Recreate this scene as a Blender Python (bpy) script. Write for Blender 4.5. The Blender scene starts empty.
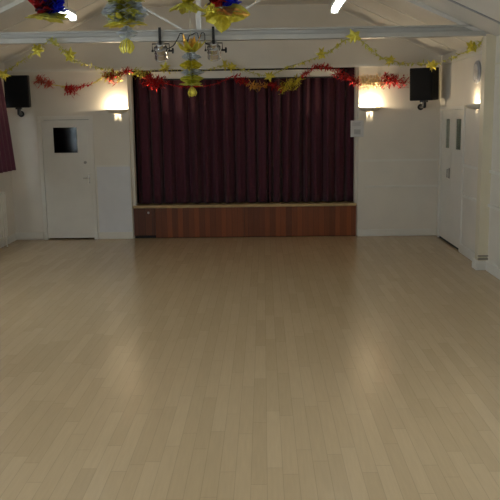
import bpy, bmesh, math, random
from mathutils import Vector, Matrix, Euler
random.seed(7)
scene = bpy.context.scene
COL = scene.collection
PI = math.pi

# ------------------------------------------------------------------ room measures
D = 12.537            # stage wall
XL, XR = -4.158, 2.84 # side walls
XC = (XL + XR) / 2
REAR = -2.0
EAVE = 2.89
SLOPE = 0.455
COLLAR = 3.71
XA = XL + (COLLAR - EAVE) / SLOPE
XB = XR - (COLLAR - EAVE) / SLOPE
def roof_z(x):
    return min(COLLAR, EAVE + SLOPE * min(x - XL, XR - x))

# ------------------------------------------------------------------ materials
def mat(name, color, rough=0.6, metal=0.0, spec=0.5, noise=0.0, nscale=6.0, bump=0.0, emit=None, estr=0.0, sheen=0.0):
    m = bpy.data.materials.new(name); m.use_nodes = True
    nt = m.node_tree; b = nt.nodes['Principled BSDF']
    b.inputs['Base Color'].default_value = (*color, 1)
    b.inputs['Roughness'].default_value = rough
    b.inputs['Metallic'].default_value = metal
    b.inputs['Specular IOR Level'].default_value = spec
    if sheen: b.inputs['Sheen Weight'].default_value = sheen
    if noise or bump:
        tc = nt.nodes.new('ShaderNodeTexCoord')
        n = nt.nodes.new('ShaderNodeTexNoise'); n.inputs['Scale'].default_value = nscale; n.inputs['Detail'].default_value = 5
        nt.links.new(tc.outputs['Object'], n.inputs['Vector'])
        if noise:
            r = nt.nodes.new('ShaderNodeValToRGB')
            lo = tuple(c * (1 - noise) for c in color); hi = tuple(min(1, c * (1 + noise)) for c in color)
            r.color_ramp.elements[0].position = 0.3; r.color_ramp.elements[1].position = 0.7
            r.color_ramp.elements[0].color = (*lo, 1); r.color_ramp.elements[1].color = (*hi, 1)
            nt.links.new(n.outputs['Fac'], r.inputs['Fac']); nt.links.new(r.outputs['Color'], b.inputs['Base Color'])
        if bump:
            bp = nt.nodes.new('ShaderNodeBump'); bp.inputs['Strength'].default_value = bump; bp.inputs['Distance'].default_value = 0.02
            nt.links.new(n.outputs['Fac'], bp.inputs['Height']); nt.links.new(bp.outputs['Normal'], b.inputs['Normal'])
    if emit:
        b.inputs['Emission Color'].default_value = (*emit, 1); b.inputs['Emission Strength'].default_value = estr
    return m

def glass_mat(name, tint, gloss=0.1, rough=0.02):
    m = bpy.data.materials.new(name); m.use_nodes = True
    nt = m.node_tree; nt.nodes.clear()
    o = nt.nodes.new('ShaderNodeOutputMaterial'); mx = nt.nodes.new('ShaderNodeMixShader')
    t = nt.nodes.new('ShaderNodeBsdfTransparent'); g = nt.nodes.new('ShaderNodeBsdfGlossy')
    t.inputs['Color'].default_value = (*tint, 1); g.inputs['Roughness'].default_value = rough
    mx.inputs['Fac'].default_value = gloss
    nt.links.new(t.outputs[0], mx.inputs[1]); nt.links.new(g.outputs[0], mx.inputs[2]); nt.links.new(mx.outputs[0], o.inputs['Surface'])
    return m

def floor_mat():
    m = bpy.data.materials.new('maple_strip'); m.use_nodes = True
    nt = m.node_tree; N = nt.nodes; L = nt.links; b = N['Principled BSDF']
    tc = N.new('ShaderNodeTexCoord'); sp = N.new('ShaderNodeSeparateXYZ'); L.new(tc.outputs['Object'], sp.inputs[0])
    def M(op, a, bb=None):
        n = N.new('ShaderNodeMath'); n.operation = op
        for i, v in enumerate((a, bb)):
            if v is None: continue
            if isinstance(v, (int, float)): n.inputs[i].default_value = v
            else: L.new(v, n.inputs[i])
        return n.outputs[0]
    u = M('DIVIDE', sp.outputs['X'], 0.088)
    row = M('FLOOR', u); fu = M('FRACT', u)
    w1 = N.new('ShaderNodeTexWhiteNoise'); w1.noise_dimensions = '1D'; L.new(row, w1.inputs['W'])
    v = M('ADD', M('DIVIDE', sp.outputs['Y'], 0.85), M('MULTIPLY', w1.outputs['Value'], 9.0))
    pl = M('FLOOR', v); fv = M('FRACT', v)
    cb = N.new('ShaderNodeCombineXYZ'); L.new(row, cb.inputs[0]); L.new(pl, cb.inputs[1])
    w2 = N.new('ShaderNodeTexWhiteNoise'); w2.noise_dimensions = '2D'; L.new(cb.outputs[0], w2.inputs['Vector'])
    rp = N.new('ShaderNodeValToRGB'); e = rp.color_ramp.elements
    e[0].position = 0.0; e[0].color = (*FLOOR_COL[0], 1); e[1].position = 1.0; e[1].color = (*FLOOR_COL[2], 1)
    k = e.new(0.5); k.color = (*FLOOR_COL[1], 1)
    L.new(w2.outputs['Value'], rp.inputs['Fac'])
    # grain
    mp = N.new('ShaderNodeMapping'); mp.inputs['Scale'].default_value = (30, 2.0, 1); L.new(tc.outputs['Object'], mp.inputs['Vector'])
    ns = N.new('ShaderNodeTexNoise'); ns.inputs['Scale'].default_value = 2.0; ns.inputs['Detail'].default_value = 4; L.new(mp.outputs[0], ns.inputs['Vector'])
    g = N.new('ShaderNodeMapRange'); g.inputs['To Min'].default_value = 0.90; g.inputs['To Max'].default_value = 1.08; L.new(ns.outputs['Fac'], g.inputs['Value'])
    # joints
    ex = M('MINIMUM', fu, M('SUBTRACT', 1.0, fu)); ey = M('MINIMUM', fv, M('SUBTRACT', 1.0, fv))
    jx = M('LESS_THAN', ex, 0.022); jy = M('LESS_THAN', ey, 0.0035)
    j = M('MAXIMUM', jx, jy); jm = M('SUBTRACT', 1.0, M('MULTIPLY', j, 0.18))
    tot = M('MULTIPLY', g.outputs[0], jm)
    vm = N.new('ShaderNodeVectorMath'); vm.operation = 'SCALE'; L.new(rp.outputs['Color'], vm.inputs[0]); L.new(tot, vm.inputs['Scale'])
    L.new(vm.outputs[0], b.inputs['Base Color'])
    # worn varnish
    n2 = N.new('ShaderNodeTexNoise'); n2.inputs['Scale'].default_value = 1.2; n2.inputs['Detail'].default_value = 6; L.new(tc.outputs['Object'], n2.inputs['Vector'])
    rr = N.new('ShaderNodeMapRange'); rr.inputs['To Min'].default_value = 0.19; rr.inputs['To Max'].default_value = 0.265; L.new(n2.outputs['Fac'], rr.inputs['Value'])
    L.new(rr.outputs[0], b.inputs['Roughness'])
    b.inputs['Specular IOR Level'].default_value = 0.5
    return m

def wood_mat(name, c0, c1, width=0.09, rough=0.45):
    m = bpy.data.materials.new(name); m.use_nodes = True
    nt = m.node_tree; N = nt.nodes; L = nt.links; b = N['Principled BSDF']
    tc = N.new('ShaderNodeTexCoord'); sp = N.new('ShaderNodeSeparateXYZ'); L.new(tc.outputs['Object'], sp.inputs[0])
    dv = N.new('ShaderNodeMath'); dv.operation = 'DIVIDE'; dv.inputs[1].default_value = width; L.new(sp.outputs['X'], dv.inputs[0])
    fl = N.new('ShaderNodeMath'); fl.operation = 'FLOOR'; L.new(dv.outputs[0], fl.inputs[0])
    fr = N.new('ShaderNodeMath'); fr.operation = 'FRACT'; L.new(dv.outputs[0], fr.inputs[0])
    w = N.new('ShaderNodeTexWhiteNoise'); w.noise_dimensions = '1D'; L.new(fl.outputs[0], w.inputs['W'])
    mp = N.new('ShaderNodeMapping'); mp.inputs['Scale'].default_value = (40, 40, 2.5); L.new(tc.outputs['Object'], mp.inputs['Vector'])
    ns = N.new('ShaderNodeTexNoise'); ns.inputs['Scale'].default_value = 1.0; ns.inputs['Detail'].default_value = 5; L.new(mp.outputs[0], ns.inputs['Vector'])
    ad = N.new('ShaderNodeMath'); ad.operation = 'MULTIPLY_ADD'; ad.inputs[1].default_value = 0.55; L.new(w.outputs['Value'], ad.inputs[0])
    hf = N.new('ShaderNodeMath'); hf.operation = 'MULTIPLY'; hf.inputs[1].default_value = 0.45; L.new(ns.outputs['Fac'], hf.inputs[0]); L.new(hf.outputs[0], ad.inputs[2])
    rp = N.new('ShaderNodeValToRGB'); rp.color_ramp.elements[0].color = (*c0, 1); rp.color_ramp.elements[1].color = (*c1, 1)
    L.new(ad.outputs[0], rp.inputs['Fac'])
    gt = N.new('ShaderNodeMath'); gt.operation = 'GREATER_THAN'; gt.inputs[1].default_value = 0.05; L.new(fr.outputs[0], gt.inputs[0])
    mr = N.new('ShaderNodeMapRange'); mr.inputs['To Min'].default_value = 0.45; L.new(gt.outputs[0], mr.inputs['Value'])
    vm = N.new('ShaderNodeVectorMath'); vm.operation = 'SCALE'; L.new(rp.outputs['Color'], vm.inputs[0]); L.new(mr.outputs[0], vm.inputs['Scale'])
    L.new(vm.outputs[0], b.inputs['Base Color']); b.inputs['Roughness'].default_value = rough
    return m

FLOOR_COL = [(0.484, 0.347, 0.196), (0.51, 0.367, 0.210), (0.537, 0.389, 0.226)]
M = {}
M['wall'] = mat('wall_paint', (0.735, 0.685, 0.60), 0.55, noise=0.035, nscale=2.5, bump=0.06)
M['ceil'] = mat('ceiling_paint', (0.69, 0.665, 0.615), 0.65, noise=0.03, nscale=2.0)
M['white'] = mat('white_gloss', (0.76, 0.73, 0.66), 0.35, noise=0.03, nscale=4)
M['cream'] = mat('cream_tone', (0.70, 0.635, 0.48), 0.45, noise=0.04, nscale=4)
M['beam'] = mat('grey_beam_paint', (0.45, 0.435, 0.40), 0.4, noise=0.05, nscale=4)
M['floor'] = floor_mat()
M['panel'] = mat('pale_grey_panel', (0.70, 0.70, 0.71), 0.45, noise=0.03, nscale=4)
M['stagewood'] = wood_mat('stage_boards', (0.085, 0.018, 0.006), (0.30, 0.078, 0.018))
M['hatchwood'] = wood_mat('hatch_boards', (0.07, 0.018, 0.008), (0.16, 0.045, 0.016), 0.11)
M['nosing'] = mat('pale_oak', (0.46, 0.32, 0.15), 0.4, noise=0.12, nscale=12)
M['velvet'] = mat('maroon_curtain', (0.064, 0.0075, 0.020), 0.85, noise=0.15, nscale=30, sheen=0.12)
M['purple'] = mat('plum_curtain', (0.10, 0.014, 0.04), 0.7, noise=0.12, nscale=25, sheen=0.15)
M['black'] = mat('black_cabinet', (0.006, 0.006, 0.007), 0.5, spec=0.15, noise=0.2, nscale=40)
M['grille'] = mat('black_grille', (0.009, 0.0095, 0.011), 0.7, spec=0.12, noise=0.3, nscale=120, bump=0.3)
M['blackmetal'] = mat('black_metal', (0.015, 0.015, 0.016), 0.4, metal=0.3, noise=0.1)
M['bowl'] = mat('plaster_bowl', (0.74, 0.69, 0.58), 0.5, noise=0.03)
M['bulb'] = mat('bulb_glow', (1, 0.9, 0.7), 0.3, emit=(1.0, 0.80, 0.52), estr=6.0, noise=0.01)
M['tube'] = mat('tube_glow', (0.9, 0.9, 0.9), 0.4, emit=(0.93, 1.0, 0.98), estr=9.0, noise=0.01)
M['alu'] = mat('polished_aluminium', (0.72, 0.73, 0.75), 0.22, metal=1.0, noise=0.06, nscale=20)
M['gold'] = mat('gold_foil', (0.74, 0.66, 0.10), 0.36, metal=0.75, noise=0.2, nscale=25, bump=0.5)
M['olive'] = mat('olive_gold_foil', (0.60, 0.58, 0.11), 0.4, metal=0.7, noise=0.2, nscale=25, bump=0.5)
M['litgold'] = mat('lamplit_gold_foil', (0.82, 0.66, 0.38), 0.35, metal=0.7, noise=0.2, nscale=25, bump=0.5)  # gold paled to imitate the glow of the lamp below
M['amber'] = mat('amber_foil', (0.75, 0.42, 0.09), 0.38, metal=0.85, noise=0.2, nscale=25, bump=0.5)
M['silver'] = mat('silver_foil', (0.70, 0.73, 0.77), 0.32, metal=0.7, noise=0.15, nscale=25, bump=0.5)
M['red'] = mat('red_foil', (0.52, 0.022, 0.025), 0.38, metal=0.75, noise=0.25, nscale=25, bump=0.5)
M['pink'] = mat('pale_red_foil', (0.72, 0.17, 0.12), 0.4, metal=0.7, noise=0.2, nscale=25, bump=0.4)
M['blue'] = mat('blue_foil', (0.02, 0.04, 0.75), 0.36, metal=0.6, noise=0.25, nscale=25, bump=0.5)
M['green'] = mat('green_foil', (0.03, 0.25, 0.07), 0.38, metal=0.85, noise=0.25, nscale=25, bump=0.5)
M['dkfoil'] = mat('dark_foil', (0.07, 0.02, 0.06), 0.35, metal=0.85, noise=0.2, nscale=25, bump=0.5)
M['string'] = mat('thread', (0.45, 0.42, 0.25), 0.5, noise=0.05)
M['cable'] = mat('black_cable', (0.02, 0.02, 0.02), 0.5, noise=0.05)
M['paper'] = mat('paper', (0.62, 0.62, 0.62), 0.8, noise=0.04, nscale=8)
M['ink'] = mat('grey_print', (0.42, 0.42, 0.43), 0.8, noise=0.1, nscale=20)
M['brass'] = mat('dull_metal', (0.28, 0.26, 0.23), 0.35, metal=0.9, noise=0.08)
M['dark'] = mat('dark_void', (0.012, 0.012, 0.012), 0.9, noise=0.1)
M['dim'] = mat('corridor_paint', (0.30, 0.32, 0.28), 0.9, noise=0.05)
M['greydisc'] = mat('grey_plastic', (0.30, 0.31, 0.34), 0.3, noise=0.06, nscale=15)
M['darkglass'] = glass_mat('unlit_door_glass', (0.22, 0.22, 0.21), 0.025, 0.08)  # glass darkened to stand in for the unlit passage behind
M['glass'] = glass_mat('window_glass', (0.92, 0.95, 0.94), 0.08)
M['doorglass'] = glass_mat('door_glass', (0.6, 0.62, 0.6), 0.045, 0.08)

# ------------------------------------------------------------------ mesh helpers
def link(name, bm, m, parent=None, smooth=False, bevel=0.0):
    bmesh.ops.recalc_face_normals(bm, faces=bm.faces)
    me = bpy.data.meshes.new(name); bm.to_mesh(me); bm.free()
    if isinstance(m, str): m = M[m]
    me.materials.append(m)
    if smooth:
        for p in me.polygons: p.use_smooth = True
    o = bpy.data.objects.new(name, me); COL.objects.link(o)
    if parent is not None: o.parent = parent
    if bevel:
        b = o.modifiers.new('bevel', 'BEVEL'); b.width = bevel; b.segments = 2; b.limit_method = 'ANGLE'
    return o
def thing(name, label, cat, loc=(0, 0, 0), rotz=0, group=None):
    o = bpy.data.objects.new(name, None); COL.objects.link(o); o.empty_display_size = 0.05
    o.location = loc; o.rotation_euler = (0, 0, rotz)
    o['label'] = label; o['category'] = cat
    if group: o['group'] = group
    return o
def tag(o, label, cat, group=None):
    o['label'] = label; o['category'] = cat
    if group: o['group'] = group
    return o
def struct(o):
    o['kind'] = 'structure'; return o
def B(): return bmesh.new()
def box(bm, x0, x1, y0, y1, z0, z1, mtx=None):
    vs = [bm.verts.new((x, y, z)) for x in (x0, x1) for y in (y0, y1) for z in (z0, z1)]
    if mtx is not None:
        for v in vs: v.co = mtx @ v.co
    for f in ((0, 1, 3, 2), (4, 6, 7, 5), (0, 4, 5, 1), (2, 3, 7, 6), (0, 2, 6, 4), (1, 5, 7, 3)):
        bm.faces.new([vs[i] for i in f])
    return bm
def prism_y(bm, pts, y0, y1):
    a = [bm.verts.new((x, y0, z)) for x, z in pts]; c = [bm.verts.new((x, y1, z)) for x, z in pts]
    bm.faces.new(a); bm.faces.new(c[::-1]); n = len(pts)
    for i in range(n): bm.faces.new((a[i], a[(i + 1) % n], c[(i + 1) % n], c[i]))
    return bm
def lathe(bm, prof, n=32, axis='Z', a0=0.0, a1=2 * PI, origin=(0, 0, 0), mtx=None):
    full = abs(a1 - a0 - 2 * PI) < 1e-6
    k = n if full else n + 1
    rings = []
    for i in range(k):
        a = a0 + (a1 - a0) * i / n
        rings.append([bm.verts.new((r * math.cos(a), r * math.sin(a), z)) for r, z in prof])
    for i in range(n):
        r0, r1 = rings[i], rings[(i + 1) % k]
        for j in range(len(prof) - 1):
            try: bm.faces.new((r0[j], r1[j], r1[j + 1], r0[j + 1]))
            except ValueError: pass
    for ring in rings:
        for v in ring:
            if mtx is not None: v.co = mtx @ v.co
            v.co += Vector(origin)
    bmesh.ops.remove_doubles(bm, verts=bm.verts, dist=1e-5)
    return bm
def tube(bm, pts, r, n=8):
    pts = [Vector(p) for p in pts]; rings = []
    for i, p in enumerate(pts):
        d = (pts[min(i + 1, len(pts) - 1)] - pts[max(i - 1, 0)]).normalized()
        a = d.cross(Vector((0, 0, 1)) if abs(d.z) < 0.9 else Vector((1, 0, 0))).normalized(); b = d.cross(a)
        rings.append([bm.verts.new(p + (a * math.cos(t) + b * math.sin(t)) * r) for t in [2 * PI * k / n for k in range(n)]])
    for r0, r1 in zip(rings, rings[1:]):
        for k in range(n): bm.faces.new((r0[k], r0[(k + 1) % n], r1[(k + 1) % n], r1[k]))
    bm.faces.new(rings[0][::-1]); bm.faces.new(rings[-1])
    return bm
def sphere(bm, c, r, sx=1, sy=1, sz=1, u=16, v=10):
    res = bmesh.ops.create_uvsphere(bm, u_segments=u, v_segments=v, radius=r)
    for q in res['verts']: q.co = Vector((q.co.x * sx, q.co.y * sy, q.co.z * sz)) + Vector(c)
    return bm
def spline(pts, sub=6):
    pts = [Vector(p) for p in pts]; out = []
    P = [pts[0] * 2 - pts[1]] + pts + [pts[-1] * 2 - pts[-2]]
    for i in range(1, len(P) - 2):
        p0, p1, p2, p3 = P[i - 1:i + 3]
        for s in range(sub):
            t = s / sub
            out.append(0.5 * ((2 * p1) + (p2 - p0) * t + (2 * p0 - 5 * p1 + 4 * p2 - p3) * t * t + (3 * p1 - p0 - 3 * p2 + p3) * t ** 3))
    out.append(pts[-1]); return out

# ------------------------------------------------------------------ room shell
struct(link('floor', box(B(), XL - 0.3, XR + 0.3, REAR - 0.25, D + 2.7, -0.1, 0.0), 'floor'))

T = 0.22
DX0, DX1, DZ = -3.64, -2.81, 1.995     # left door opening in the stage wall
OX0, OX1, OZ = -2.184, 1.535, 2.745    # proscenium opening
bm = B()
box(bm, XL - T, DX0, D, D + T, 0, EAVE)
box(bm, DX0, DX1, D, D + T, DZ, EAVE)
box(bm, DX1, OX0, D, D + T, 0, EAVE)
box(bm, OX1, XR + T, D, D + T, 0, EAVE)
box(bm, OX0, OX1, D, D + T, OZ, EAVE)
prism_y(bm, [(XL - T, EAVE), (XR + T, EAVE), (XB, COLLAR + 0.12), (XA, COLLAR + 0.12)], D, D + T)
struct(link('wall_back', bm, 'wall'))

def side_wall(name, x0, x1, holes):
    bm = B(); y = REAR - T
    for (a, b, z0, z1) in holes:
        box(bm, x0, x1, y, a, 0, EAVE + 0.05)
        if z0 > 0: box(bm, x0, x1, a, b, 0, z0)
        box(bm, x0, x1, a, b, z1, EAVE + 0.05); y = b
    box(bm, x0, x1, y, D + T, 0, EAVE + 0.05)
    return struct(link(name, bm, 'wall'))
WL = [(0.2, 1.9, 1.25, 2.6), (3.0, 4.7, 1.25, 2.6), (6.7, 8.4, 1.25, 2.6), (9.75, 11.45, 1.25, 2.6)]
WR = [(0.4, 2.1, 1.25, 2.6), (3.4, 5.1, 1.25, 2.6)]
RD = (10.97, 12.36, 0.0, 2.04)
side_wall('wall_left', XL - T, XL, WL)
side_wall('wall_right', XR, XR + T, WR + [RD])
bm = B(); box(bm, XL - T, XR + T, REAR - T, REAR, 0, EAVE)
prism_y(bm, [(XL - T, EAVE), (XR + T, EAVE), (XB, COLLAR + 0.12), (XA, COLLAR + 0.12)], REAR - T, REAR)
struct(link('wall_rear', bm, 'wall'))
# shallow pier the truss sits on
struct(link('wall_pier', box(B(), 2.72, XR, 9.62, 9.78, 0, EAVE + 0.03), 'cream'))  # cream colour imitates the yellower light on the pier face

bm = B(); th = 0.12
e0 = EAVE - SLOPE * T
prism_y(bm, [(XL - T, e0), (XA, COLLAR), (XA, COLLAR + th), (XL - T, e0 + th)], REAR - T, D + T)
prism_y(bm, [(XA, COLLAR), (XB, COLLAR), (XB, COLLAR + th), (XA, COLLAR + th)], REAR - T, D + T)
prism_y(bm, [(XB, COLLAR), (XR + T, e0), (XR + T, e0 + th), (XB, COLLAR + th)], REAR - T, D + T)
struct(link('ceiling', bm, 'ceil'))

# cover battens on the two slopes; white right-hand ones paint in lamplit streaks
n = 1
for y in (12.49, 11.62, 10.71, 8.92, 8.0, 7.1):
    for s in (-1, 1):
        bm = B(); w = 0.03; t = 0.010
        if s < 0: p = [(XL, EAVE), (XA, COLLAR), (XA, COLLAR - t), (XL, EAVE - t)]
        else: p = [(XB, COLLAR), (XR, EAVE), (XR, EAVE - t), (XB, COLLAR - t)]
        prism_y(bm, p, y - w, y + w)
        struct(link('trim_%d' % n, bm, 'ceil' if s < 0 else 'greydisc' if y == 8.92 else 'white')); n += 1
def trim(bm, m='white', bev=0.0):
    global n
    o = struct(link('trim_%d' % n, bm, m, bevel=bev)); n += 1; return o
# picture rail
trim(box(B(), XL, XR, D - 0.022, D, 2.735, 2.775), 'white')
trim(box(B(), XR - 0.022, XR, 9.78, D - 0.022, 2.735, 2.77), 'white')
trim(box(B(), XL, XL + 0.022, 6.0, D - 0.022, 2.735, 2.77), 'white')
# dado rails
struct(link('wall_panel', box(B(), -2.745, OX0 - 0.012, D - 0.008, D, 0.115, 1.20), 'panel'))
trim(box(B(), -2.76, OX0 - 0.03, D - 0.016, D, 1.20, 1.228), 'white')
trim(box(B(), -2.77, -2.745, D - 0.014, D, 0.10, 1.20), 'white')
trim(box(B(), OX1 + 0.02, XR, D - 0.018, D, 1.228, 1.26), 'white')
trim(box(B(), 1.66, XR, D - 0.018, D, 0.805, 0.838), 'white')
for (a, b) in ((9.78, 10.90), (8.0, 9.62)):
    trim(box(B(), XR - 0.024, XR, a, b, 1.235, 1.27), 'white')
    trim(box(B(), XR - 0.024, XR, a, b, 0.81, 0.845), 'white')
# proscenium side strips, set back from the wall face
trim(box(B(), OX0, -2.135, D + 0.05, D + T, 0, OZ), 'wall')
trim(box(B(), 1.492, OX1, D + 0.05, D + T, 0, OZ), 'wall')
# skirting
def skirt(name, bm): struct(link(name, bm, 'white', bevel=0.006))
bm = B(); box(bm, XL, DX0 - 0.05, D - 0.02, D, 0.022, 0.125); box(bm, DX1 + 0.05, OX0, D - 0.02, D, 0.0, 0.115); box(bm, OX1, XR, D - 0.02, D, 0.0, 0.115)
skirt('baseboard_back', bm)
skirt('baseboard_left', box(B(), XL, XL + 0.022, REAR, D - 0.02, 0, 0.12))
bm = B(); box(bm, XR - 0.03, XR, 9.78, 10.92, 0, 0.13); box(bm, XR - 0.03, XR, REAR, 9.60, 0, 0.13)
box(bm, 2.69, XR, 9.595, 9.80, 0, 0.12)
skirt('baseboard_right', bm)
for z in (0.145, 0.185):
    bm = B(); tube(bm, [(2.71, 9.60, z), (XR, 9.60, z)], 0.008, 8); trim(bm, 'brass')
# ------------------------------------------------------------------ stage recess
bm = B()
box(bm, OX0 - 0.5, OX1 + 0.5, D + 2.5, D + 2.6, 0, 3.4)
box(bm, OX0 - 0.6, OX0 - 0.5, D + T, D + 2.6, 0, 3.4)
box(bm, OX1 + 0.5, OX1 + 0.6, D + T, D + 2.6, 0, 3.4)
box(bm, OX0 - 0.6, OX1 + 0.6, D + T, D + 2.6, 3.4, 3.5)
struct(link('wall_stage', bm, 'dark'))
st = thing('stage', 'low timber stage with reddish brown boarded front and pale nosing', 'stage', (0, D + 0.0165, 0))
sx0, sx1 = -2.168, 1.515
link('front_panel', box(B(), sx0 + 0.36, -0.335, 0.0, 0.03, 0.012, 0.505), 'stagewood', st)
link('front_panel', box(B(), -0.329, sx1, 0.0, 0.03, 0.012, 0.505), 'stagewood', st)
hp = link('hatch', box(B(), sx0, sx0 + 0.353, -0.002, 0.026, 0.05, 0.505), 'hatchwood', st, bevel=0.003)
hp['label'] = 'darker boarded hatch with a small pale knob'
bm = B(); sphere(bm, (-1.92, -0.02, 0.432), 0.02); tube(bm, [(-1.92, 0.0, 0.432), (-1.92, -0.015, 0.432)], 0.01); link('knob', bm, 'paper', hp, True)
link('nosing', box(B(), sx0 - 0.005, sx1 + 0.005, -0.04, 0.03, 0.508, 0.552), 'nosing', st, bevel=0.008)
link('kick_shadow', box(B(), sx0, sx1, 0.031, 0.05, 0.0, 0.505), 'dark', st)  # near-black board stands in for the shadow along the stage foot
link('deck', box(B(), sx0, sx1, 0.031, 2.2, 0.508, 0.54), 'nosing', st)

# stage curtains
def curtain_sheet(x0, x1, z0, z1, amp, folds, seed, wavy=0.0, nx=260, nz=14):
    r = random.Random(seed); bm = B(); rows = []
    ph = [r.uniform(0, 6.28) for _ in range(6)]
    for j in range(nz + 1):
        t = j / nz; z = z1 + (z0 - z1) * t; row = []
        for i in range(nx + 1):
            s = i / nx; x = x0 + (x1 - x0) * s
            w = s * folds * 2 * PI + 0.9 * math.sin(s * 7.0 + ph[0]) + 0.5 * math.sin(s * 17 + ph[1])
            y = amp * (math.sin(w + 0.25 * math.sin(t * 3 + ph[2])) + 0.35 * math.sin(2.1 * w + ph[3])) * (0.75 + 0.25 * t + 0.25 * math.sin(s * 23 + ph[4]))
            row.append(bm.verts.new((x + 0.25 * amp * math.cos(w) , y, z)))
        rows.append(row)
    for a, b in zip(rows, rows[1:]):
        for i in range(nx): bm.faces.new((a[i], a[i + 1], b[i + 1], b[i]))
    return bm
def cloth(name, bm, m, label, cat, loc, rotz=0):
    o = link(name, bm, m, None, True); o.location = loc; o.rotation_euler[2] = rotz
    s = o.modifiers.new('thick', 'SOLIDIFY'); s.thickness = 0.004
    return tag(o, label, cat)
cloth('stage_curtain', curtain_sheet(-2.129, 0.06, 0.555, 2.73, 0.062, 11.0, 3), 'velvet', 'left half of the drawn maroon stage curtains, nearer the white door', 'curtain', (0, D + 0.29, 0))
cloth('stage_curtain', curtain_sheet(0.075, 1.487, 0.555, 2.73, 0.062, 8.0, 5), 'velvet', 'right half of the drawn maroon stage curtains, beside the paper notice', 'curtain', (0, D + 0.30, 0))
ct = thing('curtain_track', 'long pale curtain track board across the top of the stage opening', 'curtain track', (-0.29, D + 0.10, 2.6))
link('board', box(B(), -1.52, 1.52, -0.012, 0.012, 0.0, 0.115), 'white', ct, bevel=0.003)
link('rail', box(B(), -1.53, 1.53, -0.02, 0.02, -0.022, -0.002), 'blackmetal', ct)
for x in (-1.3, 0, 1.3): link('hanger', box(B(), x - 0.015, x + 0.015, -0.004, 0.004, 0.115, 0.145), 'blackmetal', ct)

# paper notice hanging on the stage frame
nt = thing('paper_notice', 'white paper notice pinned at the right edge of the stage opening', 'notice', (1.517, D - 0.004, 1.63))
link('sheet', box(B(), -0.105, 0.105, -0.002, 0.002, 0, 0.262), 'paper', nt)
bm = B()
for k in range(5): box(bm, -0.08, 0.06 - 0.02 * (k % 2), -0.0028, -0.0021, 0.225 - 0.012 * k, 0.231 - 0.012 * k)
link('print', bm, 'ink', nt)
link('picture', box(B(), -0.05, 0.055, -0.0028, -0.0021, 0.04, 0.12), 'ink', nt)

# ------------------------------------------------------------------ left door
d1 = struct(bpy.data.objects.new('door_1', None)); COL.objects.link(d1); d1.location = ((DX0 + DX1) / 2, D, 0)
hw = (DX1 - DX0) / 2
bm = B(); box(bm, -hw - 0.035, -hw + 0.025, -0.02, 0.12, 0, DZ + 0.035); box(bm, hw - 0.025, hw + 0.035, -0.02, 0.12, 0, DZ + 0.035); box(bm, -hw + 0.025, hw - 0.025, -0.02, 0.12, DZ - 0.025, DZ + 0.035)
link('door_frame', bm, 'white', d1, bevel=0.004)
lw = hw - 0.03; gx0, gx1, gz0, gz1 = -0.215, 0.19, 1.43, 1.85
bm = B(); box(bm, -lw, gx0, 0.0, 0.042, 0.025, DZ - 0.03); box(bm, gx1, lw, 0.0, 0.042, 0.025, DZ - 0.03); box(bm, gx0, gx1, 0.0, 0.042, 0.025, gz0); box(bm, gx0, gx1, 0.0, 0.042, gz1, DZ - 0.03)
leaf = link('door_leaf', bm, 'white', d1)
link('pane', box(B(), gx0, gx1, 0.018, 0.024, gz0, gz1), 'darkglass', leaf)
bm = B()
for a in ((gx0 - 0.012, gx0 + 0.008, gz0, gz1), (gx1 - 0.008, gx1 + 0.012, gz0, gz1)): box(bm, a[0], a[1], -0.006, 0.014, a[2], a[3])
box(bm, gx0 - 0.012, gx1 + 0.012, -0.006, 0.014, gz1 - 0.004, gz1 + 0.014); box(bm, gx0 - 0.012, gx1 + 0.012, -0.006, 0.014, gz0 - 0.014, gz0 + 0.004)
link('glazing_bead', bm, 'white', leaf)
bm = B(); lathe(bm, [(0, 0), (0.024, 0), (0.024, 0.008), (0.013, 0.012), (0, 0.012)], 20, mtx=Matrix.Rotation(PI / 2, 4, 'X'), origin=(0.296, 0.0, 1.277)); link('lock', bm, 'brass', leaf, True)
bm = B(); box(bm, 0.335, 0.362, -0.006, 0.0, 0.93, 1.08); tube(bm, [(0.348, -0.004, 1.02), (0.348, -0.045, 1.02), (0.26, -0.048, 1.02)], 0.009); link('handle', bm, 'alu', leaf)
bm = B()
box(bm, DX0 - 0.1, DX0 - 0.06, D + T, D + 1.4, 0, 2.2); box(bm, DX1 + 0.06, DX1 + 0.1, D + T, D + 1.4, 0, 2.2); box(bm, DX0 - 0.1, DX1 + 0.1, D + 1.4, D + 1.45, 0, 2.2)
box(bm, DX0 - 0.1, DX1 + 0.1, D + T, D + 1.45, 2.2, 2.25)
struct(link('wall_passage', bm, 'dark'))

# ------------------------------------------------------------------ right double door
d2 = struct(bpy.data.objects.new('door_2', None)); COL.objects.link(d2); d2.location = (XR, (RD[0] + RD[1]) / 2, 0)
h = (RD[1] - RD[0]) / 2; Z = RD[3]
bm = B()
for s in (-1, 1): box(bm, -0.02, 0.12, s * h - 0.035, s * h + 0.035, 0, Z + 0.0)
box(bm, -0.028, 0.12, -h - 0.06, h + 0.06, Z - 0.005, Z + 0.045)
link('door_frame', bm, 'white', d2, bevel=0.003)
def rleaf(y0, y1, g0, g1, hinge):
    gz0, gz1 = 1.455, 1.90
    bm = B()
    box(bm, 0.0, 0.042, y0, g0, 0.03, Z - 0.01); box(bm, 0.0, 0.042, g1, y1, 0.03, Z - 0.01)
    box(bm, 0.0, 0.042, g0, g1, 0.03, gz0); box(bm, 0.0, 0.042, g0, g1, gz1, Z - 0.01)
    lf = link('door_leaf', bm, 'white', d2)
    link('pane', box(B(), 0.012, 0.018, g0, g1, gz0, gz1), 'doorglass', lf)
    return lf
link('gap_shadow', box(B(), 0.004, 0.10, -h + 0.036, h - 0.036, 0.0, 0.028), 'dark', d2)  # near-black strip painting the shade under the door leaves
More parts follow.
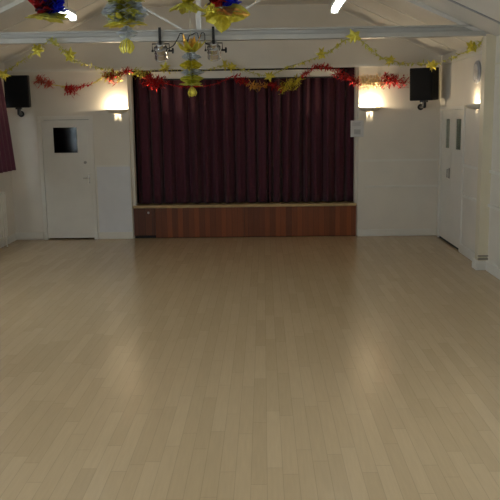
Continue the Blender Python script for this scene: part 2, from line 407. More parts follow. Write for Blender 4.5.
yc = d2.location.y
l1 = rleaf(0.012, h - 0.038, 11.83 - yc, 12.09 - yc, 1)
l2 = rleaf(-h + 0.038, 0.004, 11.15 - yc, 11.45 - yc, -1)
bm = B(); box(bm, -0.006, 0.0, 0.08, 0.13, 1.0, 1.16); tube(bm, [(-0.003, 0.105, 1.02), (-0.035, 0.105, 1.02), (-0.035, 0.105, 1.14), (-0.003, 0.105, 1.14)], 0.008); link('pull_handle', bm, 'brass', l1)
bm = B()
box(bm, XR + T + 1.4, XR + T + 1.45, RD[0] - 0.3, RD[1] + 0.1, 0, 2.4); box(bm, XR + T, XR + T + 1.45, RD[0] - 0.35, RD[0] - 0.3, 0, 2.4); box(bm, XR + T, XR + T + 1.45, RD[1] + 0.1, RD[1] + 0.15, 0, 2.4)
box(bm, XR + T, XR + T + 1.45, RD[0] - 0.35, RD[1] + 0.15, 2.4, 2.45); box(bm, XR + 0.3, XR + T + 1.45, RD[0] - 0.35, RD[1] + 0.15, -0.06, -0.002)
struct(link('wall_corridor', bm, 'dim'))

# ------------------------------------------------------------------ windows
def window(i, xw, side, y0, y1, z0, z1):
    w = struct(bpy.data.objects.new('window_%d' % i, None)); COL.objects.link(w); w.location = (xw, (y0 + y1) / 2, z0)
    hy = (y1 - y0) / 2; hz = z1 - z0; xo = side * 0.10; bm = B()
    for a, b in ((-hy, -hy + 0.06), (hy - 0.06, hy), (-0.03, 0.03)): box(bm, xo - 0.03, xo + 0.03, a, b, 0, hz)
    for a, b in ((0, 0.06), (hz - 0.06, hz), (hz * 0.68, hz * 0.68 + 0.05)):
        for c, d in ((-hy + 0.06, -0.03), (0.03, hy - 0.06)): box(bm, xo - 0.03, xo + 0.03, c, d, a, b)
    link('window_frame', bm, 'white', w)
    link('pane', box(B(), xo - 0.003, xo + 0.003, -hy + 0.05, hy - 0.05, 0.05, hz - 0.05), 'glass', w)
    s = -side
    link('sill', box(B(), min(0, s * 0.05) - (0.0), max(0, s * 0.05), -hy - 0.05, hy + 0.05, -0.04, -0.005), 'white', w)
    p = bpy.data.lights.new('daylight', 'AREA'); p.shape = 'RECTANGLE'; p.size = 2 * hy; p.size_y = hz; p.cycles.is_portal = True
    po = bpy.data.objects.new('daylight_portal', p); COL.objects.link(po); po.location = (xw + side * 0.24, (y0 + y1) / 2, (z0 + z1) / 2)
    po.rotation_euler = (0, (PI / 2 if side < 0 else -PI / 2) * -1, 0)
    return w
k = 1
for a in WL: window(k, XL, -1, *a); k += 1
for a in WR: window(k, XR, 1, *a); k += 1

# window curtain on the left wall
r = random.Random(11); bm = B(); rows = []; nn = 260; nz = 16
for j in range(nz + 1):
    t = j / nz; z = 2.66 + (1.205 - 2.66) * t; row = []
    for i in range(nn + 1):
        s = i / nn; y = 11.90 - 2.35 * s * (1 - 0.05 * (1 - t))
        off = 0.12 + 0.13 * t ** 0.8 + (0.025 + 0.02 * t) * math.sin(s * 11.75 * 2 * PI + 0.7 + 0.6 * math.sin(s * 9)) - 0.02 * s
        row.append(bm.verts.new((XL + off, y, z)))
    rows.append(row)
for a, b in zip(rows, rows[1:]):
    for i in range(nn): bm.faces.new((a[i], a[i + 1], b[i + 1], b[i]))
o = link('window_curtain', bm, 'purple', None, True); s = o.modifiers.new('thick', 'SOLIDIFY'); s.thickness = 0.004
tag(o, 'short plum window curtain hanging below the left loudspeaker at the left edge', 'curtain')
cr = thing('curtain_rail', 'slim white curtain rail above the plum window curtain', 'curtain rail', (XL, 10.6, 2.67))
link('rail', box(B(), 0.085, 0.15, -1.35, 1.33, 0.0, 0.03), 'white', cr)
for y in (-1.2, 0, 1.2): link('bracket', box(B(), 0, 0.085, y - 0.015, y + 0.015, 0.005, 0.025), 'white', cr)

# radiator
rd = thing('radiator', 'white panel radiator on the left wall under the plum curtain', 'radiator', (XL + 0.03, 11.12, 0.16))
bm = B()
for i in range(29):
    y = -0.68 + i * 0.0486; box(bm, 0.065, 0.075 + (0.012 if i % 2 else 0.0), y - 0.0243, y + 0.0243, 0.02, 0.70)
link('front_panel', bm, 'white', rd)
link('top_grille', box(B(), 0.03, 0.088, -0.70, 0.70, 0.70, 0.715), 'white', rd)
link('end_panel', box(B(), 0.03, 0.088, 0.694, 0.704, 0.02, 0.70), 'white', rd)
for y in (-0.5, 0.5): link('bracket', box(B(), -0.027, 0.065, y - 0.02, y + 0.02, 0.1, 0.62), 'white', rd)
bm = B(); tube(bm, [(0.05, 0.66, 0.06), (0.05, 0.73, 0.06), (0.05, 0.74, -0.16)], 0.011); link('pipe', bm, 'white', rd)

# ------------------------------------------------------------------ roof truss
TY = 9.70
tr = thing('roof_truss', 'grey painted roof truss with a tie beam spanning the whole hall', 'roof truss', (XC, TY, 2.90))
bm = B(); hx = (XR - XL) / 2
box(bm, -hx, hx, -0.06, 0.06, 0.115, 0.135); box(bm, -hx, hx, -0.02, 0.02, 0.06, 0.115); box(bm, -hx, hx, -0.06, 0.06, 0.0, 0.06)
link('tie_beam', bm, 'beam', tr, bevel=0.004)
link('king_post', box(B(), -0.03 - 0.12, 0.03 - 0.12, -0.03, 0.03, 0.136, COLLAR - 2.90), 'ceil', tr)
for s in (-1, 1):
    bm = B(); a = Vector((-0.12 + s * 0.20, 0, 0.15)); b = Vector((-0.12 + s * 1.08, 0, 0.64)); d = b - a
    mt = Matrix.Translation(a) @ Matrix.Rotation(-math.atan2(d.z, d.x), 4, 'Y')
    box(bm, 0, d.length, -0.016, 0.016, 0.0, 0.022, mt); link('strut', bm, 'ceil', tr)
for s in (-1, 1):
    bm = B(); pts = [(s * hx, 0.015), (s * (hx - (COLLAR - EAVE) / SLOPE), COLLAR - 2.90), (s * (hx - (COLLAR - EAVE) / SLOPE), COLLAR - 2.90 - 0.06), (s * (hx - 0.12), 0.0)]
    prism_y(bm, pts, -0.03, 0.03); link('rafter', bm, 'ceil', tr)
# small hook plates on the tie beam
for x in (-2.35, 1.8):
    pass

# ------------------------------------------------------------------ fluorescent fittings
def fluoro(x, y, z, label):
    t = thing('fluorescent_light', label, 'light', (x, y, z), 0, 'fluorescent lights slung below the ceiling')
    L = 1.5
    bm = B(); box(bm, -0.035, 0.035, 0, L, 0.055, 0.095); link('housing', bm, 'white', t, bevel=0.005)
    bm = B(); ring = [(0.037 * math.cos(a), 0.03 + 0.032 * math.sin(a)) for a in [2 * PI * k / 16 for k in range(16)]]
    prism_y(bm, ring, 0.01, L - 0.01); link('diffuser', bm, 'tube', t, True)
    for q in (0.02, L - 0.02):
        bm = B(); box(bm, -0.040, 0.040, q - 0.018, q + 0.018, -0.006, 0.056); link('end_cap', bm, 'tube' if False else 'white', t, bevel=0.004)
    for q in (0.25, L - 0.25):
        bm = B(); tube(bm, [(0, q, 0.095), (0, q, roof_z(x) - z)], 0.004, 6); link('hanger', bm, 'brass', t)
    return t
fluoro(-2.10, 7.28, 3.05, 'glowing white fluorescent light at the top left beside a red and blue lantern')
fluoro(0.81, 7.40, 3.10, 'glowing white fluorescent light hanging right of centre at the top of the photo')
fluoro(-2.03, 2.6, 3.04, 'unseen white fluorescent light added at the near left, hung closest to the camera')  # out-of-view fitting added to brighten the near floor
fluoro(0.795, 2.6, 3.055, 'unseen white fluorescent light added at the near right, hung closest to the camera')  # its unseen pair, also added for floor brightness

# ------------------------------------------------------------------ wall lights
LAMPW = 17.0
def wall_light(loc, rotz, label, watts):
    t = thing('wall_light', label, 'light', loc, rotz, 'half bowl uplighters on the walls')
    prof = [(0.172, 0.0), (0.168, -0.03), (0.145, -0.065), (0.105, -0.09), (0.06, -0.104), (0.042, -0.108), (0.042, -0.102), (0.06, -0.097), (0.1, -0.082), (0.138, -0.058), (0.161, -0.027), (0.165, 0.0), (0.172, 0.0)]
    prof = [(a_, b_ * 0.68) for a_, b_ in prof]
    bm = B(); lathe(bm, prof, 28, a0=PI, a1=2 * PI); link('bowl', bm, 'bowl', t, True)
    link('back_plate', box(B(), -0.05, 0.05, -0.012, 0.0, -0.045, -0.015), 'white', t)
    link('spill_divider', box(B(), -0.008, 0.008, -0.046, -0.002, -0.076, -0.066), 'white', t)  # added bar in the bowl hole, splits the downward light in two
    bm = B(); sphere(bm, (0, -0.075, -0.02), 0.018, 1, 1, 1.2); link('bulb', bm, 'bulb', t, True)
    l = bpy.data.lights.new('bulb_light', 'POINT'); l.energy = watts; l.color = (1.0, 0.80, 0.53); l.shadow_soft_size = 0.022
    lo = bpy.data.objects.new('bulb_light', l); COL.objects.link(lo); lo.parent = t; lo.location = (0, -0.075, 0.012)
    return t
wall_light((-2.36, D, 2.125), 0, 'lit half bowl wall light between the white door and the stage', LAMPW)
wall_light((1.715, D, 2.10), 0, 'lit half bowl wall light right of the stage above the paper notice', LAMPW)
wall_light((XR, 10.36, 2.10), -PI / 2 * 1.0, 'lit half bowl wall light on the right hand wall below the grey disc', LAMPW * 0.22)

# grey disc on the right wall
dk = thing('wall_disc', 'round grey disc shaped fitting high on the right wall above the wall light', 'wall fitting', (XR, 10.36, 2.51))
bm = B(); lathe(bm, [(0, 0), (0.145, 0), (0.15, 0.012), (0.145, 0.03), (0.12, 0.036), (0, 0.036)], 32, mtx=Matrix.Rotation(-PI / 2, 4, 'Y')); link('case', bm, 'greydisc', dk, True)
bm = B(); lathe(bm, [(0, 0.037), (0.105, 0.037), (0.105, 0.040), (0, 0.042)], 32, mtx=Matrix.Rotation(-PI / 2, 4, 'Y')); link('face', bm, 'silver', dk)

# small white box on the right wall past the pier
wb = thing('wall_box', 'small shallow painted box on the right wall at the right edge', 'wall box', (XR, 9.2, 2.40))
link('body', box(B(), -0.02, 0.0, -0.35, 0.37, 0, 0.15), 'wall', wb, bevel=0.004)
link('lid', box(B(), -0.026, 0.0, -0.36, 0.38, 0.15, 0.165), 'cream', wb)

# ------------------------------------------------------------------ loudspeakers
def speaker(loc, rotz, label, tilt, brk):
    t = thing('loudspeaker', label, 'loudspeaker', loc, rotz, 'black loudspeakers in the upper corners')
    mt = Matrix.Rotation(tilt, 4, 'X')
    w, dd, hh = 0.185, 0.33, 0.248
    bm = B(); a = [(-w, 0), (w, 0), (w * 0.92, dd), (-w * 0.92, dd)]
    lo = [bm.verts.new(mt @ Vector((x, y - dd / 2, -hh))) for x, y in a]; hi = [bm.verts.new(mt @ Vector((x, y - dd / 2, hh))) for x, y in a]
    bm.faces.new(lo[::-1]); bm.faces.new(hi)
    for i in range(4): bm.faces.new((lo[i], lo[(i + 1) % 4], hi[(i + 1) % 4], hi[i]))
    link('cabinet', bm, 'black', t, bevel=0.012)
    bm = B(); box(bm, -w + 0.015, w - 0.015, -dd / 2 - 0.012, -dd / 2 - 0.001, -hh + 0.015, hh - 0.015, mt); link('grille', bm, 'grille', t, bevel=0.008)
    inv = Matrix.Rotation(-rotz, 4, 'Z')
    bk = Vector(brk) - Vector(loc); bk = inv @ bk
    bm = B(); box(bm, -0.045, 0.045, -0.075, 0.045, -hh - 0.03, -hh + 0.012); tube(bm, [(0, 0, -hh - 0.02), (0, 0.0, -hh - 0.115)], 0.03, 10)
    tube(bm, [(0, 0, -hh - 0.10), (bk.x, bk.y, -hh - 0.10)], 0.024, 10); tube(bm, [(0, 0, -hh - 0.02), (0, 0, -hh - 0.03)], 0.05, 10)
    link('bracket', bm, 'blackmetal', t)
    bm = B(); q = Vector((bk.x, bk.y, -hh - 0.1)); lathe(bm, [(0, 0), (0.05, 0), (0.05, 0.014), (0, 0.014)], 16, mtx=Matrix.Rotation(-rotz, 4, 'Z') @ Matrix.Rotation(PI / 2, 4, 'X'), origin=q); link('wall_plate', bm, 'blackmetal', t)
    return t
speaker((2.525, 12.22, 2.44), -math.radians(33), 'black loudspeaker on a bracket in the right corner beside the wall light', 0.05, (2.53, D - 0.006, 2.1))
speaker((-3.865, 12.22, 2.42), math.radians(10), 'black loudspeaker on a bracket in the left corner above the plum curtain', 0.05, (-3.93, D - 0.006, 2.1))

# ------------------------------------------------------------------ stage lanterns on the tie beam
def stage_light(x, label, flip):
    t = thing('stage_lantern', label, 'stage light', (x, TY - 0.02, 2.90), 0, 'silver stage lanterns clamped under the tie beam')
    bm = B(); box(bm, -0.018, 0.018, -0.06, 0.075, -0.02, 0.0); box(bm, -0.016, 0.016, -0.062, -0.048, 0.0, 0.16); tube(bm, [(0, -0.055, 0.02), (0, -0.09, 0.02)], 0.014, 8)
    tube(bm, [(0, 0, -0.02), (0, 0, -0.035)], 0.012, 8); link('clamp', bm, 'blackmetal', t)
    bm = B(); tube(bm, [(-0.105, 0, -0.115), (-0.105, 0, -0.03), (0.105, 0, -0.03), (0.105, 0, -0.115)], 0.008, 6); link('yoke', bm, 'blackmetal', t)
    rot = Matrix.Translation((0, 0, -0.115)) @ Matrix.Rotation(math.radians(38), 4, 'X')
    prof = [(r_ * 0.88, z_ * 0.85) for r_, z_ in [(0, 0.13), (0.045, 0.13), (0.06, 0.115), (0.06, 0.06), (0.095, 0.05), (0.095, 0.02), (0.088, 0.015), (0.088, -0.02), (0.095, -0.025), (0.095, -0.105), (0.101, -0.11), (0.101, -0.12), (0.09, -0.12), (0.09, -0.03), (0, -0.03)]]
    bm = B(); lathe(bm, prof, 28, mtx=rot); o = link('can', bm, 'alu', t, True)
    md = o.modifiers.new('edges', 'EDGE_SPLIT'); md.split_angle = 0.6
    for s in (-1, 1):
        bm = B(); tube(bm, [(s * 0.09, 0, -0.115), (s * 0.115, 0, -0.115)], 0.012, 8); link('pivot', bm, 'blackmetal', t)
    bm = B(); tube(bm, [(0.112, 0, -0.115), (0.15, 0, -0.115)], 0.012, 8); lathe(bm, [(0, 0), (0.032, 0), (0.036, 0.01), (0.028, 0.022), (0, 0.022)], 12, mtx=Matrix.Rotation(PI / 2, 4, 'Y'), origin=(0.138, 0, -0.115)); link('knob', bm, 'blackmetal', t)
    return t
stage_light(-1.255, 'silver stage lantern at the left under the tie beam, with a looping cable', 1)
stage_light(-0.60, 'silver stage lantern under the tie beam, right of the hanging gold and silver foil', -1)
bm = B(); tube(bm, spline([(-1.17, TY - 0.1, 2.80), (-1.09, TY - 0.1, 2.84), (-1.03, TY - 0.1, 2.93), (-1.0, TY - 0.09, 2.985), (-0.955, TY - 0.09, 2.955), (-0.925, TY - 0.09, 2.88), (-0.895, TY - 0.09, 2.95), (-0.85, TY - 0.09, 2.97), (-0.80, TY - 0.09, 2.99), (-0.775, TY - 0.09, 2.92), (-0.74, TY - 0.09, 2.985), (-0.705, TY - 0.09, 2.97), (-0.70, TY - 0.1, 2.87), (-0.66, TY - 0.1, 2.845), (-0.60, TY - 0.1, 2.84)]), 0.007, 6)
tag(link('lantern_cable', bm, 'cable', None, True), 'thin black cable looping along the tie beam between the two stage lanterns', 'cable')

# ------------------------------------------------------------------ foil decorations
def petal(bm, base, d, up, L, w, fold=0.35, droop=0.0, crinkle=0.0, rnd=random):
    """creased leaf of foil from base along d"""
    d = d.normalized(); s = d.cross(up).normalized(); u = s.cross(d).normalized()
    N = 5; mid = []; le = []; ri = []
    for i in range(N + 1):
        t = i / N; ww = w * math.sin(PI * min(1, 0.18 + t * 0.82)) ** 0.8 if t < 1 else 0.002
        p = base + d * (L * t) - Vector((0, 0, 1)) * (droop * t * t * L)
        j = (rnd.uniform(-1, 1) * crinkle) if crinkle else 0
        mid.append(bm.verts.new(p + u * (j * 0.5))); le.append(bm.verts.new(p + s * ww - u * (ww * fold + j))); ri.append(bm.verts.new(p - s * ww - u * (ww * fold - j)))
    for i in range(N):
        bm.faces.new((mid[i], mid[i + 1], le[i + 1], le[i])); bm.faces.new((ri[i], ri[i + 1], mid[i + 1], mid[i]))
def fin(bm, z0, z1, r0, r1, ang, tw=0.12, rnd=random):
    """vertical foil fin with zigzag folds: profile r0 at ends, r1 in the middle"""
    N = 8; prev = None
    for i in range(N + 1):
        t = i / N; z = z0 + (z1 - z0) * t; r = r0 + (r1 - r0) * (1 - abs(2 * t - 1)) * 1.0
        a = ang + tw * (1 if i % 2 else -1)
        row = [bm.verts.new((rr * math.cos(a * 1.0 + 0.08 * (k % 2)), rr * math.sin(a + 0.08 * (k % 2)), z + rnd.uniform(-0.004, 0.004))) for k, rr in enumerate((0.004, r * 0.5, r * rnd.uniform(0.9, 1.05)))]
        if prev:
            for k in range(2): bm.faces.new((prev[k], prev[k + 1], row[k + 1], row[k]))
        prev = row
def foil(name, bm, m, t, label=None):
    o = link(name, bm, m, t); s = o.modifiers.new('thick', 'SOLIDIFY'); s.thickness = 0.0015
    if label: o['label'] = label
    return o
def rosette(t, z, npet, L, w, m, name, droop, elev=0.0, phase=0.0, seed=0):
    r = random.Random(seed); bm = B()
    for k in range(npet):
        a = 2 * PI * k / npet + phase + r.uniform(-0.1, 0.1); d = Vector((math.cos(a), math.sin(a), elev + r.uniform(-0.12, 0.12)))
        petal(bm, Vector((0, 0, z)), d, Vector((0, 0, 1)), L * r.uniform(0.85, 1.05), w, 0.5, droop, 0.006, r)
    return foil(name, bm, m, t)
def fins(t, z0, z1, r0, r1, nf, m, name, phase=0.0, seed=0):
    r = random.Random(seed); bm = B()
    for k in range(nf): fin(bm, z0, z1, r0, r1 * r.uniform(0.85, 1.05), 2 * PI * k / nf + phase, 0.14, r)
    return foil(name, bm, m, t)
def tassel(t, z0, z1, r, nstrip, m, seed=0):
    q = random.Random(seed); bm = B()
    for k in range(nstrip):
        a = 2 * PI * k / nstrip + q.uniform(-.2, .2); rr = r * q.uniform(0.6, 1.0)
        pts = [(0.01, z1), (rr * 0.7, z1 - (z1 - z0) * 0.25), (rr, z1 - (z1 - z0) * 0.6), (rr * 0.7, z0 + q.uniform(0, 0.02))]
        w = 0.2; prev = None
        for pr, pz in pts:
            row = [bm.verts.new((pr * math.cos(a + s * w), pr * math.sin(a + s * w), pz)) for s in (-1, 0, 1)]
            row[1].co.x *= 1.15; row[1].co.y *= 1.15
            if prev:
                for i in range(2): bm.faces.new((prev[i], prev[i + 1], row[i + 1], row[i]))
            prev = row
    return foil('tassel', bm, m, t)
def hang(t, z_from, z_to):
    bm = B(); tube(bm, [(0, 0, z_from), (0, 0, z_to)], 0.003, 6); return link('string', bm, 'string', t)

def drop(loc, scale, label, top):
    """tiered gold and silver foil drop, tassel bottom at z = 0"""
    t = thing('foil_drop', label, 'decoration', loc, 0, 'tiered gold and silver foil drops'); s = scale
    tassel(t, 0, 0.14 * s, 0.072 * s, 12, 'gold', 1)
    fins(t, 0.12 * s, 0.25 * s, 0.02 * s, 0.11 * s, 8, 'silver', 'silver_cone', 0.1, 2)
    rosette(t, 0.315 * s, 10, 0.215 * s, 0.07 * s, 'gold', 'gold_rosette', 0.35, 0.05, 0.2, 3)
    fins(t, 0.27 * s, 0.46 * s, 0.15 * s, 0.235 * s, 9, 'silver', 'silver_fins', 0.0, 4)
    rosette(t, 0.37 * s, 14, 0.225 * s, 0.05 * s, 'silver', 'silver_petals', 0.2, 0.2, 0.1, 9)
    r = random.Random(8); bm = B()
    for k in range(6):
        fin(bm, 0.26 * s, 0.50 * s, 0.1 * s, 0.20 * s * r.uniform(0.8, 1.1), -PI / 2 + (k - 2.5) * 0.2 + (PI if k % 3 == 2 else 0), 0.16, r)
    for k in range(10):
        a = -PI / 2 + r.uniform(-0.9, 0.9); petal(bm, Vector((0.12 * math.cos(a), 0.12 * math.sin(a), r.uniform(0.3, 0.46) * s)), Vector((math.cos(a) + r.uniform(-.6, .6), math.sin(a), r.uniform(-1, 1))), Vector((0, 0, 1)), 0.1, 0.03, 0.5, 0.2, 0.004, r)
    foil('gold_core', bm, 'olive', t)
    rosette(t, 0.50 * s, 9, 0.19 * s, 0.06 * s, 'olive', 'gold_rosette', 0.25, 0.1, 0.4, 5)
    fins(t, 0.52 * s, 0.68 * s, 0.05 * s, 0.15 * s, 10, 'gold', 'gold_fins', 0.0, 6)
    hang(t, 0.1 * s, top - loc[2])
    return t
drop((-1.245, 7.2, 2.553), 0.98, 'largest gold and silver foil drop, left of the left stage lantern', COLLAR)
def drop_slim(loc, label, top):
    t = thing('foil_drop', label, 'decoration', loc, 0, 'tiered gold and silver foil drops')
    tassel(t, 0, 0.13, 0.065, 10, 'gold', 21)
    rosette(t, 0.17, 8, 0.16, 0.045, 'olive', 'gold_rosette', 0.25, 0.1, 0.2, 22)
    fins(t, 0.15, 0.29, 0.03, 0.15, 8, 'olive', 'gold_fins', 0.0, 23)
    fins(t, 0.25, 0.34, 0.06, 0.16, 8, 'silver', 'silver_fins', 0.0, 24)
    fins(t, 0.31, 0.45, 0.05, 0.155, 8, 'gold', 'gold_fins', 0.2, 25)
    fins(t, 0.43, 0.53, 0.05, 0.15, 8, 'silver', 'silver_fins', 0.4, 26)
    rosette(t, 0.55, 7, 0.19, 0.05, 'gold', 'gold_rosette', -0.25, 0.35, 0.0, 27)
    rosette(t, 0.56, 5, 0.16, 0.04, 'amber', 'amber_petals', -0.5, 0.9, 0.3, 28)
    hang(t, 0.1, top - loc[2])
    return t
drop_slim((-0.862, TY - 0.27, 2.211), 'slim gold and silver foil drop hanging between the two stage lanterns', COLLAR)
def drop_short(loc, label):
    t = thing('foil_drop', label, 'decoration', loc, 0, 'tiered gold and silver foil drops')
    rosette(t, 0.10, 8, 0.21, 0.06, 'olive', 'gold_rosette', 0.45, 0.0, 0.35, 31)
    fins(t, 0.10, 0.28, 0.05, 0.16, 10, 'gold', 'gold_fins', 0.1, 32)
    rosette(t, 0.30, 8, 0.2, 0.06, 'olive', 'gold_rosette', 0.2, 0.1, 0.1, 33)
    tassel(t, 0.0, 0.1, 0.05, 8, 'olive', 34)
    hang(t, 0.1, COLLAR - loc[2]); return t
drop_short((-0.71, 7.6, 2.955), 'olive gold foil drop cut by the top edge, left of the blue lantern')

def lantern(loc, rz, tilt, label, big):
    t = thing('foil_lantern', label, 'decoration', loc, rz, 'red, blue and gold foil lanterns'); t.rotation_euler = (tilt, 0, rz)
    lift = 0.07 if big else 0.02
    # wedges of coloured foil round the body, gold petals below
    cols = [('red', 'red_petals', 1), ('blue', 'blue_petals', 0), ('green', 'green_petals', 2), ('dkfoil', 'dark_petals', 3)]
    for m, nm, q in cols:
        r = random.Random(40 + q); bm = B()
        base = {'red': PI * 1.22, 'blue': PI * 1.80, 'green': PI * 0.55, 'dkfoil': PI * (1.5 if not big else 1.0)}[m]
        for k in range(7):
            a = base + (k - 3) * (0.26 if m in ('red', 'blue') else 0.16); d = Vector((math.cos(a), math.sin(a), r.uniform(-0.25, 1.1)))
            petal(bm, Vector((0, 0, 0.13 + lift)), d, Vector((0, 0, 1)), r.uniform(0.15, 0.2), 0.065, 0.6, 0.1, 0.008, r)
        for k in range(5):
            a = base + (k - 2) * 0.3; fin(bm, 0.05 + lift, 0.30 + lift, 0.09, 0.17, a, 0.15, r)
        foil(nm, bm, m, t)
    rosette(t, 0.075, 9, 0.21, 0.06, 'olive' if not big else 'gold', 'gold_petals', 0.25, 0.05, 0.25, 45)
    if big:
        r = random.Random(50); bm = B()
        for a, L, e in ((-PI / 2, 0.25, -0.9), (-PI / 2 + 0.8, 0.24, -0.35), (-PI / 2 - 0.75, 0.2, -0.55), (-0.25, 0.26, -0.2)):
            petal(bm, Vector((0, -0.03, 0.09)), Vector((math.cos(a), math.sin(a) * 0.5, e)), Vector((0, -1, 0.3)), L, 0.085, 0.3, 0.0, 0.01, r)
        foil('gold_leaves', bm, 'gold', t)
        bm = B()
        for a, L, e in ((-PI / 2 + 0.35, 0.17, -0.3), (-PI / 2 + 1.3, 0.25, -0.25), (-PI / 2 - 0.2, 0.13, -0.3)):
            petal(bm, Vector((0.01, -0.06, 0.09)), Vector((math.cos(a), math.sin(a) * 0.6, e)), Vector((0, -1, 0.3)), L, 0.04, 0.4, 0.0, 0.01, r)
        foil('amber_leaves', bm, 'amber', t)
        bm = B()
        for k in range(26):
            c = Vector((-0.1 + r.gauss(0, 0.035), -0.1 + r.gauss(0, 0.02), 0.085 + r.gauss(0, 0.02))); petal(bm, c, Vector((r.uniform(-1, 1), r.uniform(-1, 0.2), r.uniform(-0.6, 1))), Vector((0.1, 0.2, 1)), 0.05, 0.016, 0.5, 0, 0.003, r)
        foil('glitter_tuft', bm, 'gold', t)
    hang(t, 0.1, COLLAR - loc[2])
    return t
lantern((-1.887, 6.95, 2.81), 0.15, 0.0, 'red, dark and blue foil lantern with gold petals at the top left', False)
lantern((-0.36, 7.2, 2.835), 0.0, 0.0, 'red, blue and gold foil lantern at the top centre with large amber gold leaves', True)

# ------------------------------------------------------------------ star garlands
def star_bm(R, r2, depth):
    bm = B(); f = bm.verts.new((0, -depth, 0)); b = bm.verts.new((0, depth, 0)); ring = []
    for k in range(10):
        a = PI / 2 + k * PI / 5; rr = R if k % 2 == 0 else r2
        ring.append(bm.verts.new((rr * math.cos(a), 0, rr * math.sin(a))))
    for k in range(10):
        bm.faces.new((f, ring[k], ring[(k + 1) % 10])); bm.faces.new((b, ring[(k + 1) % 10], ring[k]))
    return bm
star_mesh = {}
def garland(label, pts, stars, small):
    t = thing('star_garland', label, 'garland', pts[0], 0, 'gold foil star garlands')
    o0 = Vector(pts[0]); loc = [Vector(p) - o0 for p in pts]
    path = spline(loc, 8)
    bm = B(); tube(bm, path, 0.004, 6); link('string', bm, 'string', t)
    r = random.Random(len(pts) * 3); bm = B()
    for i in range(len(path) - 1):
        for _ in range(3):
            p = path[i].lerp(path[i + 1], r.random()); petal(bm, p, Vector((r.uniform(-1, 1), r.uniform(-.6, .6), r.uniform(-1, 0.5))), Vector((0.2, 0.3, 1)), r.uniform(0.03, 0.07), 0.009, 0.4, 0, 0.002, r)
    foil('foil_fringe', bm, 'olive', t)['kind'] = 'stuff'
    for (p, R) in [(s, 0.10) for s in stars] + [(s, 0.035) for s in small]:
        q = Vector(p) - o0
        if R > 0.05:
            for a in range(2):
                o = link('star', star_bm(R * r.uniform(0.85, 1.1), R * 0.42, 0.022), 'gold', t)
                o.location = q + Vector((r.uniform(-.03, .03), -0.03 * a, r.uniform(-.02, .02))); o.rotation_euler = (r.uniform(-.7, .7), r.uniform(0, 1.2), r.uniform(-.9, .9))
        else:
            o = link('star', star_bm(R, R * 0.45, 0.012), 'gold', t); o.location = q; o.rotation_euler = (r.uniform(-.7, .7), r.uniform(0, 1.2), r.uniform(-.7, .7))
    return t
garland('gold star garland at the left, from the plum curtain up to the tie beam',
        [(-3.86, 11.6, 2.66), (-3.40, 10.9, 2.77), (-2.85, 9.95, 2.86), (-2.60, 9.6, 2.93), (-2.52, 9.68, 2.87), (-2.62, 10.6, 2.81), (-2.74, 11.5, 2.82), (-2.57, D - 0.05, 2.77)],
        [(-3.86, 11.56, 2.66), (-2.85, 9.9, 2.85), (-2.55, 10.3, 2.80)], [(-3.45, 10.98, 2.76), (-2.56, 9.6, 2.90), (-2.78, 12.0, 2.80), (-2.57, D - 0.06, 2.76), (-3.7, 11.4, 2.71)])
garland('gold star garland in the middle, above the maroon stage curtains',
        [(-2.50, D - 0.05, 2.755), (-2.07, D - 0.06, 2.69), (-1.54, D - 0.1, 2.745), (-1.0, D - 0.08, 2.70), (-0.58, D - 0.1, 2.785), (-0.2, D - 0.08, 2.68), (0.085, D - 0.1, 2.62), (0.38, D - 0.1, 2.74), (0.70, 11.8, 2.80), (0.90, 11.0, 2.84), (1.02, 10.2, 2.90), (1.10, 9.62, 2.93)],
        [(-1.535, D - 0.16, 2.76), (-0.58, D - 0.14, 2.785), (-0.50, D - 0.17, 2.76), (0.085, D - 0.15, 2.61), (0.85, 11.2, 2.84), (1.105, 9.6, 2.92)], [(0.385, D - 0.13, 2.735), (0.62, 12.0, 2.77), (-1.48, D - 0.15, 2.68), (-2.07, D - 0.1, 2.68), (0.98, 10.3, 2.88), (-0.3, D - 0.12, 2.72)])
garland('gold star garland at the right, running over the right loudspeaker to the pier',
        [(1.13, 9.62, 2.93), (1.38, 10.0, 2.80), (1.72, 11.4, 2.80), (2.0, 12.2, 2.80), (2.25, 12.35, 2.765), (2.45, 11.95, 2.74), (2.56, 11.9, 2.72), (2.76, 11.5, 2.78), (2.80, 10.5, 2.84), (2.79, 9.85, 2.90)],
        [(1.98, 12.15, 2.80), (2.56, 11.86, 2.695), (2.78, 10.5, 2.845)], [(1.36, 9.95, 2.79), (2.77, 11.4, 2.78), (2.2, 12.34, 2.77), (2.45, 12.15, 2.73)])

